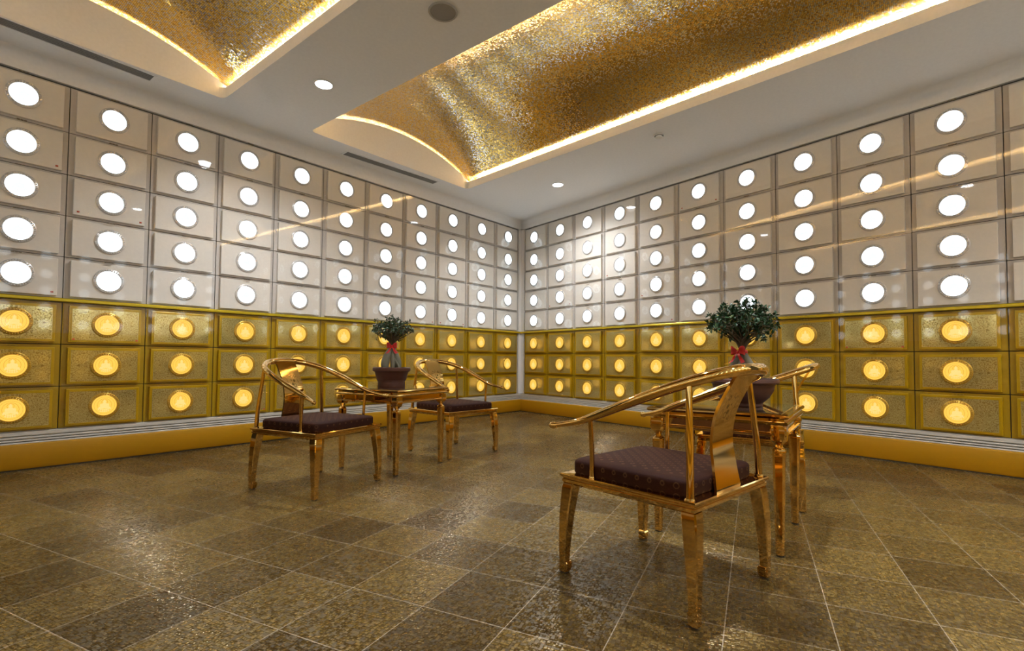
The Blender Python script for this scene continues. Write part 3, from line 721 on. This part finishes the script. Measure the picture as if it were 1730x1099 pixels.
# ------------------------------------------------------------------ potted ficus
def ficus(x, y, label, potprof, inner, soilz, trunk_h, canopy, seed, ribbon_z, leaf):
    rnd = random.Random(seed)
    t = thing('potted_ficus', label, 'potted plant', (x, y, 0.6545 * 1.018), 0.0, 'ficus bonsai plants on the tables')
    bm = bmesh.new(); lathe(bm, potprof, 48); pot = obj('pot', bm, 'pot_clay', t, smooth=30)
    bm = bmesh.new(); lathe(bm, [(0.0, soilz - 0.01), (inner, soilz - 0.01), (inner, soilz), (inner * 0.6, soilz + 0.006), (0, soilz + 0.008)], 32); obj('soil', bm, 'soil', t, smooth=True)
    # swollen roots fused into one trunk
    bm = bmesh.new(); top = soilz + trunk_h; rr = canopy['root']
    for a, b, f, q in ((3.3, 0.050, 0.86, 0.0), (0.15, 0.046, 0.74, 0.3), (4.9, 0.030, 0.50, 0.5)):
        c = [(math.cos(a) * b * 1.05, math.sin(a) * b * 0.6, soilz - 0.01), (math.cos(a) * b * 1.15, math.sin(a) * b * 0.7, soilz + trunk_h * 0.22), (math.cos(a) * b * 0.85, math.sin(a) * b * 0.6, soilz + trunk_h * 0.5), (math.cos(a) * b * 0.3, math.sin(a) * b * 0.2, soilz + trunk_h * 0.8), (0, 0, top)]
        w = [0.75, 1.0, 0.92, 0.6, 0.42]
        cm = catmull([(*p, rr * f * v) for p, v in zip(c, w)], 6); tube(bm, [p[:3] for p in cm], [p[3] for p in cm], 16)
    for a in (0.9, 3.6, 5.5):
        cm = catmull([(math.cos(a) * 0.02, math.sin(a) * 0.02, soilz + trunk_h * 0.45, 0.012), (math.cos(a) * 0.065, math.sin(a) * 0.05, soilz + trunk_h * 0.2, 0.010), (math.cos(a) * 0.085, math.sin(a) * 0.07, soilz - 0.004, 0.008)], 5)
        tube(bm, [p[:3] for p in cm], [p[3] for p in cm], 8)
    obj('trunk', bm, 'root_bark', t, smooth=60)
    # branches and leaves
    bb = bmesh.new(); lb = bmesh.new(); tips = []
    cz0, cz1, cr = canopy['z0'], canopy['z1'], canopy['r']
    n = canopy['n']
    for i in range(n):
        a = i * 2.39996 + rnd.uniform(-.2, .2); fr = math.sqrt((i + 0.6) / n); fr = min(fr, 0.95)
        ex, ey = math.cos(a) * cr * fr, math.sin(a) * cr * fr
        ez = cz0 + (cz1 - cz0) * (canopy['edge'] + (0.92 - canopy['edge']) * (1 - fr ** 2)) * rnd.uniform(0.82, 1.05)
        p0 = Vector((rnd.uniform(-.008, .008), rnd.uniform(-.008, .008), top - 0.01)); p3 = Vector((ex, ey, ez))
        p1 = p0 + Vector((ex * 0.18, ey * 0.18, (ez - top) * 0.35)); p2 = p0.lerp(p3, 0.62) + Vector((rnd.uniform(-.015, .015), rnd.uniform(-.015, .015), rnd.uniform(-.01, .015)))
        cm = catmull([tuple(p0), tuple(p1), tuple(p2), tuple(p3)], 5)
        tube(bb, cm, [0.0062 * (1 - 0.8 * k / (len(cm) - 1)) for k in range(len(cm))], 6)
        tips.append((p3, (p3 - p2).normalized(), 1.0))
        for q in range(canopy['sub']):
            k = rnd.randint(len(cm) // 2, len(cm) - 2); st = Vector(cm[k])
            d = Vector((rnd.uniform(-1, 1), rnd.uniform(-1, 1), rnd.uniform(-0.25, 0.9))).normalized()
            en = st + d * rnd.uniform(0.035, 0.07)
            if en.z > cz1 * 1.02: en.z = cz1 * rnd.uniform(0.9, 1.0)
            en.z = max(en.z, cz0 - 0.01)
            tube(bb, [tuple(st), tuple(st.lerp(en, 0.5) + Vector((0, 0, 0.004))), tuple(en)], [0.0026, 0.002, 0.0012], 5); tips.append((en, d, 0.8))
    for p, d, q in tips:
        for j in range(canopy['lv']):
            ang = j * 2.4 + rnd.uniform(-.5, .5)
            side = d.orthogonal().normalized(); side = (Matrix.Rotation(ang, 3, d) @ side)
            ld = (side * 0.85 + d * rnd.uniform(-0.2, 0.8) + Vector((0, 0, 0.15))).normalized()
            nrm = ld.cross(side.cross(ld) if abs(ld.dot(side)) < 0.98 else Vector((0, 0, 1)))
            nrm = (Vector((0, 0, 1)) + Vector((rnd.uniform(-.7, .7), rnd.uniform(-.7, .7), 0))).normalized()
            wv = ld.cross(nrm).normalized(); nn = wv.cross(ld).normalized()
            l_ = leaf * rnd.uniform(0.75, 1.25); w_ = l_ * 0.27; s0 = p - d * rnd.uniform(0, 0.022)
            pr = [s0, s0 + ld * l_ * 0.35 + wv * w_ * 0.9 + nn * l_ * 0.06, s0 + ld * l_ * 0.7 + wv * w_ * 0.75 + nn * l_ * 0.05, s0 + ld * l_ - nn * l_ * 0.06, s0 + ld * l_ * 0.7 - wv * w_ * 0.75 + nn * l_ * 0.05, s0 + ld * l_ * 0.35 - wv * w_ * 0.9 + nn * l_ * 0.06]
            V = [lb.verts.new(v) for v in pr]; mid1 = lb.verts.new(s0 + ld * l_ * 0.5)
            for k in range(6): lb.faces.new((mid1, V[k], V[(k + 1) % 6]))
    obj('branches', bb, 'twig_bark', t, smooth=60); me = finish(lb, 'foliage', 'leaf_green', normals=False); link('foliage', me, t)
    # red bow tied round the neck
    bm = bmesh.new(); rz = ribbon_z; rw = canopy['root'] * 0.62
    lathe(bm, [(rw * 0.9, rz - 0.012), (rw * 1.08, rz - 0.006), (rw * 1.08, rz + 0.008), (rw * 0.9, rz + 0.012)], 20)
    yk = -rw - 0.006; kx = -0.006
    R_ = canopy['bow']
    V3 = lambda a, b, c: (kx + a * R_, yk + b * R_, rz + c * R_)
    for s in (-1, 1):
        for lift in (1.0, 0.35):
            wv = catmull([V3(0, 0, 0), V3(s * 0.45, -0.35, 0.35 * lift), V3(s * 0.95, -0.30, 0.42 * lift), V3(s * 1.05, 0, 0.15 * lift), V3(s * 0.7, 0.15, -0.05), V3(0, 0.05, 0)], 4)
            for i in range(len(wv) - 1):
                def wd(i): u = i / (len(wv) - 1); return R_ * (0.10 + 0.36 * math.sin(PI * u))
                a, b = Vector(wv[i]), Vector(wv[i + 1]); ha, hb = wd(i), wd(i + 1)
                f = bm.faces.new([bm.verts.new(v) for v in (a + Vector((0, 0, ha)), b + Vector((0, 0, hb)), b - Vector((0, 0, hb)), a - Vector((0, 0, ha)))])
        wv = catmull([V3(0, -0.05, 0), V3(s * 0.35, -0.3, -0.5), V3(s * 0.65, -0.25, -1.0), V3(s * 1.0, -0.35, -1.45)], 4)
        for i in range(len(wv) - 1):
            a, b = Vector(wv[i]), Vector(wv[i + 1]); ha, hb = [R_ * (0.12 + 0.22 * j / len(wv)) for j in (i, i + 1)]
            bm.faces.new([bm.verts.new(v) for v in (a + Vector((ha, 0, ha * .3)), b + Vector((hb, 0, hb * .3)), b - Vector((hb, 0, hb * .3)), a - Vector((ha, 0, ha * .3)))])
    bmesh.ops.remove_doubles(bm, verts=bm.verts, dist=0.0006)
    bmesh.ops.solidify(bm, geom=bm.faces[:], thickness=0.0008)
    box(bm, kx - 0.007, kx + 0.007, yk - 0.010, yk + 0.004, rz - 0.008, rz + 0.008, 0.003, 2)
    rb = obj('ribbon_bow', bm, 'red_ribbon', t, smooth=60); rb['label'] = 'red ribbon tied in a bow'
    t.rotation_euler.z = math.radians(-30 if seed == 3 else -112)              # bow faces the room
    return t
ficus(-4.287, -2.051, 'potted ficus with an umbrella crown in a straight-sided brown pot, nearer the left wall',
      [(0.0, 0.0), (0.112, 0.0), (0.114, 0.006), (0.112, 0.048), (0.118, 0.052), (0.118, 0.058), (0.122, 0.062), (0.140, 0.128), (0.146, 0.134), (0.154, 0.136), (0.158, 0.142), (0.158, 0.162), (0.154, 0.168), (0.140, 0.168), (0.136, 0.162), (0.134, 0.14), (0.0, 0.14)],
      0.132, 0.148, 0.215, dict(z0=0.385, z1=0.605, r=0.196, n=50, sub=4, lv=7, root=0.041, edge=0.42, bow=0.040), 3, 0.345, 0.021)
ficus(-3.964, -4.789, 'larger potted ficus, loose spreading crown, round brown bowl pot, behind the foreground chair',
      [(0.0, 0.0), (0.095, 0.0), (0.098, 0.004), (0.098, 0.018), (0.104, 0.024), (0.132, 0.050), (0.152, 0.085), (0.160, 0.120), (0.168, 0.124), (0.178, 0.126), (0.181, 0.132), (0.179, 0.146), (0.174, 0.150), (0.160, 0.150), (0.154, 0.142), (0.150, 0.12), (0.0, 0.12)],
      0.149, 0.128, 0.185, dict(z0=0.335, z1=0.615, r=0.196, n=38, sub=6, lv=8, root=0.037, edge=0.40, bow=0.040), 11, 0.295, 0.025)
# ------------------------------------------------------------------ camera
def set_cam():
    f, pitch, roll, yaw = 848.782, 0.0348647, 0.00773393, 0.697116
    cp, sp = math.cos(pitch), math.sin(pitch)
    fw = Vector((math.cos(yaw) * cp, math.sin(yaw) * cp, sp)); rt = Vector((math.sin(yaw), -math.cos(yaw), 0)); up = rt.cross(fw)
    cr, sr = math.cos(roll), math.sin(roll)
    r2 = rt * cr + up * sr; u2 = up * cr - rt * sr
    cd = bpy.data.cameras.new('camera'); o = bpy.data.objects.new('camera', cd); COL.objects.link(o)
    m = Matrix(((r2.x, u2.x, -fw.x, 0), (r2.y, u2.y, -fw.y, 0), (r2.z, u2.z, -fw.z, 0), (0, 0, 0, 1)))
    o.matrix_world = m; o.location = (-6.9237, -5.5969, ZF)
    cd.sensor_fit = 'HORIZONTAL'; cd.sensor_width = 36; cd.lens = f / 1730 * 36
    cd.shift_y = 26.488 / 1730; cd.clip_start = 0.02; cd.clip_end = 100
    sc.camera = o
set_cam()

# ------------------------------------------------------------------ world and view
w = bpy.data.worlds.new('World'); sc.world = w; w.use_nodes = True
bg = w.node_tree.nodes.get('Background'); bg.inputs[0].default_value = (0.9, 0.8, 0.65, 1); bg.inputs[1].default_value = 0.02
sc.view_settings.view_transform = 'Standard'; sc.view_settings.look = 'None'; sc.view_settings.gamma = 1; sc.view_settings.exposure = 0.50
try: sc.view_settings.use_curve_mapping = False
except Exception: pass

# ------------------------------------------------------------------ enlarge to true size
for me in bpy.data.meshes:
    me.transform(Matrix.Scale(S, 4))
for o in bpy.data.objects:
    o.location = o.location * S
    if o.type == 'LIGHT': o.data.energy *= S * S; o.data.shadow_soft_size *= S
